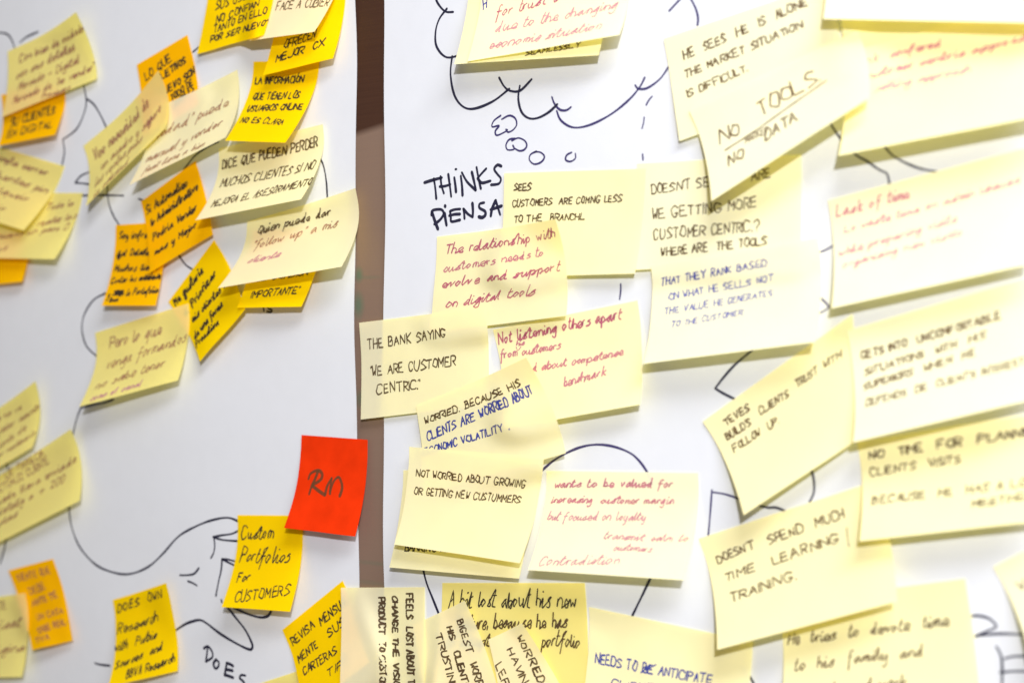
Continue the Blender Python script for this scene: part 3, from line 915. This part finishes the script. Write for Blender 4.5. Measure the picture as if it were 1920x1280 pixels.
note('Y', [(1608, 828), (1945, 774), (1945, 977), (1612, 1014)], (0, 0, 22, 20), 'yellow sticky note with bold capitals NO TIME FOR PLANNING CLIENTS VISITS, right edge', [
    (1630, 860, 1960, 812, 15, 'n', C_, 3.6, 'NO  TIME  FOR  PLANNING'), (1632, 892, 1804, 866, 14, 'n', C_, 3.0, 'CLIENTS  VISITS'), (1634, 945, 1990, 902, 14, 'n', C_, 3.0, 'BECAUSE  HE  HAS A LOT OF'), (1822, 952, 1938, 933, 12, 'n', C_, 3.0, 'MEETINGS')], GR_)
note('Y', [(1318, 790), (1599, 589), (1601, 829), (1395, 965)], (0, 0, 12, 24), 'pale yellow sticky note tilted steeply reading CLIENTS TRUST WITH FOLLOW UP', [
    (1361, 798, 1408, 768, 12, 'w', C_, 2.5, 'TEVES'), (1364, 824, 1410, 794, 13, 'w', C_, 2.5, "BUILD'S"), (1426, 778, 1482, 742, 13, 'w', C_, 2.5, 'CLIENTS'), (1494, 727, 1534, 698, 13, 'w', C_, 2.5, 'TRUST'), (1544, 691, 1581, 667, 13, 'w', C_, 2.4, 'WITH'), (1377, 847, 1464, 790, 13, 'w', C_, 2.5, 'FOLLOW  UP.')], GR_)
note('L', [(1588, 620), (1935, 518), (1940, 748), (1600, 829)], (0, 0, 26, 24), 'cream sticky note reading GETS INTO UNCONFORTABLE SITUATIONS WITH HIS SUPERIORS', [
    (1615, 673, 1880, 596, 13, 'w', C_, 2.7, 'GETS INTO  UNCONFORTABLE'), (1622, 703, 1852, 632, 12, 'w', C_, 2.4, 'SITUATIONS  WITH  HIS'), (1620, 731, 1832, 665, 12, 'w', C_, 2.4, 'SUPERIORS  WHEN  HE'), (1624, 761, 1925, 682, 12, 'w', C_, 2.2, "DEFENDS  DE  CLIENT'S INTEREST")], GR_)
note('L', [(1553, 376), (1925, 277), (1932, 495), (1560, 578)], (0, 0, 22, 20), 'cream sticky note beginning Lack of time in faint pink script, right edge', [
    (1568, 406, 1710, 370, 20, 'p', S_, 2.4, 'Lack of time'), (1583, 437, 1915, 341, 13, 'q', S_, 2.2, 'Lo waste time on admin issues'), (1572, 480, 1796, 414, 14, 'q', S_, 2.2, 'while preparing visits'), (1580, 502, 1806, 440, 13, 'q', S_, 2.0, 'organising new visits')], GR_)
note('L', [(1025, 882), (1310, 886), (1282, 1087), (990, 1068)], (0, 0, N, N), 'cream sticky note with faint pink script wants to be valued for, ending contradiction', [
    (1040, 913, 1262, 913, 15, 'p', S_, 2.2, 'wants to be valued for'), (1034, 942, 1264, 944, 14, 'p', S_, 2.0, 'increasing  customer margin'), (1026, 974, 1212, 975, 15, 'q', S_, 2.0, 'but focused on loyalty'), (1132, 1009, 1292, 1014, 13, 'q', S_, 1.9, 'transmit calm to'), (1150, 1031, 1224, 1034, 12, 'q', S_, 1.9, 'customers'), (1010, 1059, 1162, 1056, 18, 'q', S_, 1.8, 'Contradiction')], GR_)
note('Y', [(757, 881), (1003, 875), (974, 1084), (730, 1063)], (0, 0, 12, 14), 'pale yellow sticky note under the NOT WORRIED note, its lower strip showing', [
    (759, 1032, 838, 1034, 14, 'k', C_, 3.0, 'BANKING IN')], GR_)
note('Y', [(925, 618), (1196, 563), (1201, 758), (948, 803)], (0, 0, 16, 14), 'pale yellow sticky note with pink script Not listening others apart from customers', [
    (936, 645, 1168, 597, 19, 'm', S_, 2.5, 'Not listening others apart'), (939, 672, 1054, 652, 15, 'p', S_, 2.3, 'from customers'), (969, 648, 985, 645, 9, 'p', S_, 2.0, 'his'), (945, 706, 1172, 664, 14, 'p', S_, 2.2, 'worried about competence'), (1058, 724, 1138, 702, 17, 'p', S_, 2.3, 'benchmark')], GR_,
    extra=[('p', 1.8, [(968, 650), (971, 657), (977, 650)])])
note('L', [(1195, 307), (1503, 290), (1500, 492), (1192, 506)], (0, 0, 6, 4), 'pale yellow sticky note with capitals WE GETTING MORE CUSTOMER CENTRIC and a question mark', [
    (1222, 364, 1448, 333, 18, 'n', C_, 2.8, "DOESN'T SEE       ARE"), (1223, 410, 1422, 387, 18, 'n', C_, 2.8, 'WE GETTING MORE'), (1226, 448, 1428, 432, 19, 'n', C_, 2.8, 'CUSTOMER CENTRIC.?'), (1240, 480, 1440, 458, 15, 'n', C_, 2.6, 'WHERE ARE  THE TOOLS')], GR_)
note('Y', [(946, 325), (1212, 316), (1191, 513), (935, 520)], (0, 0, 9, 6), 'pale yellow sticky note reading SEES CUSTOMERS ARE COMING LESS, right of THINKS', [
    (964, 357, 999, 355, 12, 'n', C_, 2.4, 'SEES'), (961, 388, 1168, 378, 12, 'n', C_, 2.3, 'CUSTOMERS  ARE COMING LESS'), (964, 417, 1098, 412, 12, 'n', C_, 2.3, 'TO THE  BRANCHL')], GR_)
note('L', [(1221, 498), (1534, 446), (1529, 641), (1206, 682)], (0, 0, 24, 20), 'cream sticky note with blue capitals THAT THEY RANK BASED ON WHAT HE SELLS', [
    (1240, 536, 1440, 498, 13, 'b', C_, 2.0, 'THAT THEY RANK BASED'), (1254, 562, 1453, 525, 12, 'c', C_, 1.8, 'ON WHAT HE SELLS NOT'), (1246, 590, 1452, 554, 12, 'c', C_, 1.8, 'THE VALUE HE GENERATES'), (1258, 614, 1395, 590, 10, 'c', C_, 1.8, 'TO THE CUSTOMER')], GR_)
note('Y', [(820, 444), (1042, 411), (1062, 592), (808, 624)], (0, 19, 10, 3), 'yellow sticky note with peeling corner and pink script The relationship with customers', [
    (834, 477, 1045, 443, 18, 'm', S_, 2.2, 'The relationship with'), (832, 510, 1020, 479, 15, 'p', S_, 2.0, 'customers needs to'), (829, 540, 1052, 506, 16, 'm', S_, 2.3, 'evolve and support'), (836, 577, 1006, 552, 18, 'm', S_, 2.1, 'on digital tools')], GR_)
note('Y', [(674, 605), (911, 576), (918, 757), (678, 786)], (0, 0, 5, 4), 'pale yellow sticky note reading THE BANK SAYING WE ARE CUSTOMER CENTRIC, bridging the brown gap', [
    (690, 655, 838, 631, 17, 'n', C_, 2.4, 'THE BANK SAYING'), (694, 706, 856, 683, 18, 'n', C_, 2.4, '"WE ARE CUSTOMER'), (706, 740, 790, 728, 18, 'n', C_, 2.4, 'CENTRIC."')], GR_)
note('Y', [(781, 760), (987, 670), (1062, 849), (800, 925)], (0, 13, 10, 3), 'yellow sticky note with curled corner, brown words WORRIED BECAUSE HIS above blue capitals', [
    (797, 795, 980, 721, 12, 'n', C_, 2.5, 'WORRIED. BECAUSE HIS'), (802, 826, 1002, 736, 16, 'b', C_, 2.7, 'CLIENTS ARE WORRIED ABOUT'), (796, 853, 946, 807, 13, 'b', C_, 2.9, 'ECONOMIC VOLATILITY'), (955, 804, 959, 803, 8, 'b', C_, 2.9, '.')], GR_)
note('Y', [(768, 837), (1020, 861), (976, 1055), (740, 1020)], (0, 0, 18, 16), 'pale yellow sticky note reading NOT WORRIED ABOUT GROWING OR GETTING NEW CUSTUMMERS', [
    (780, 892, 986, 914, 13, 'n', C_, 2.8, 'NOT WORRIED ABOUT GROWING'), (776, 926, 978, 943, 13, 'n', C_, 2.8, 'OR GETTING NEW CUSTUMMERS')], GR_)
note('L', [(1245, 73), (1552, -32), (1590, 150), (1274, 265)], (0, 0, 8, 4), 'pale yellow sticky note reading HE SEES HE IS ALONE THE MARKET SITUATION', [
    (1283, 113, 1516, 10, 15, 'w', C_, 2.4, 'HE  SEES  HE  IS  ALONE'), (1285, 147, 1508, 51, 13, 'w', C_, 2.4, 'THE MARKET SITUATION'), (1290, 182, 1404, 132, 13, 'w', C_, 2.2, 'IS DIFFICULT.')], GR_)
note('Y', [(1570, -10), (1935, -30), (1945, 150), (1590, 165)], (0, 0, 4, 4), 'yellow strip of a sticky note between the bright cream note and pink script note', [], GR_)
note('Y', [(1584, 100), (1950, 2), (1962, 216), (1572, 292)], (0, 0, 26, 24), 'pale yellow sticky note with pink script customer centric approach, top right', [
    (1600, 124, 1768, 86, 15, 'p', S_, 2.3, 'bank  confered'), (1618, 150, 1935, 74, 14, 'p', S_, 2.3, 'customer centric approach'), (1640, 172, 1824, 134, 14, 'q', S_, 2.3, 'selling approach')], GR_)
note('L', [(1545, -150), (1970, -150), (1975, 44), (1544, 36)], (0, 0, 22, 20), 'bright cream sticky note without writing, cut off by the picture at top right', [], GR_)
note('L', [(1292, 207), (1608, 58), (1631, 184), (1334, 377)], (0, 0, 26, 26), 'cream sticky note reading NO TOOLS and NO MARKET DATA with an underline', [
    (1349, 270, 1394, 248, 22, 'w', C_, 2.3, 'NO'), (1428, 218, 1542, 150, 24, 'w', C_, 2.3, 'TOOLS.'), (1367, 311, 1398, 292, 18, 'w', C_, 2.4, 'NO'), (1398, 269, 1442, 247, 11, 'w', C_, 1.5, 'MARKET'), (1436, 263, 1500, 222, 17, 'w', C_, 2.3, 'DATA.')], GR_,
    extra=[('w', 2.6, [(1360, 282), (1420, 243), (1480, 200), (1550, 151)])])
note('Y', [(880, -70), (1150, -90), (1123, 104), (852, 121)], (0, 0, 16, 20), 'pale yellow sticky note peeking out below the top script note, SEAMLESSLY at its foot', [
    (985, 104, 1090, 88, 9, 'n', C_, 2.4, 'SEAMLESSLY')], GR_)
note('L', [(905, -85), (1185, -100), (1162, 66), (878, 116)], (0, 0, 24, 20), 'cream sticky note at the top with pink script due to the changing economic situation', [
    (906, 18, 915, 14, 16, 'b', C_, 2.4, 'H'), (930, 33, 1052, 1, 19, 'm', S_, 2.0, 'for trust &'), (928, 61, 1160, 14, 18, 'q', S_, 2.0, 'due to the changing'), (917, 92, 1128, 54, 17, 'q', S_, 2.0, 'economic situation')], GR_)
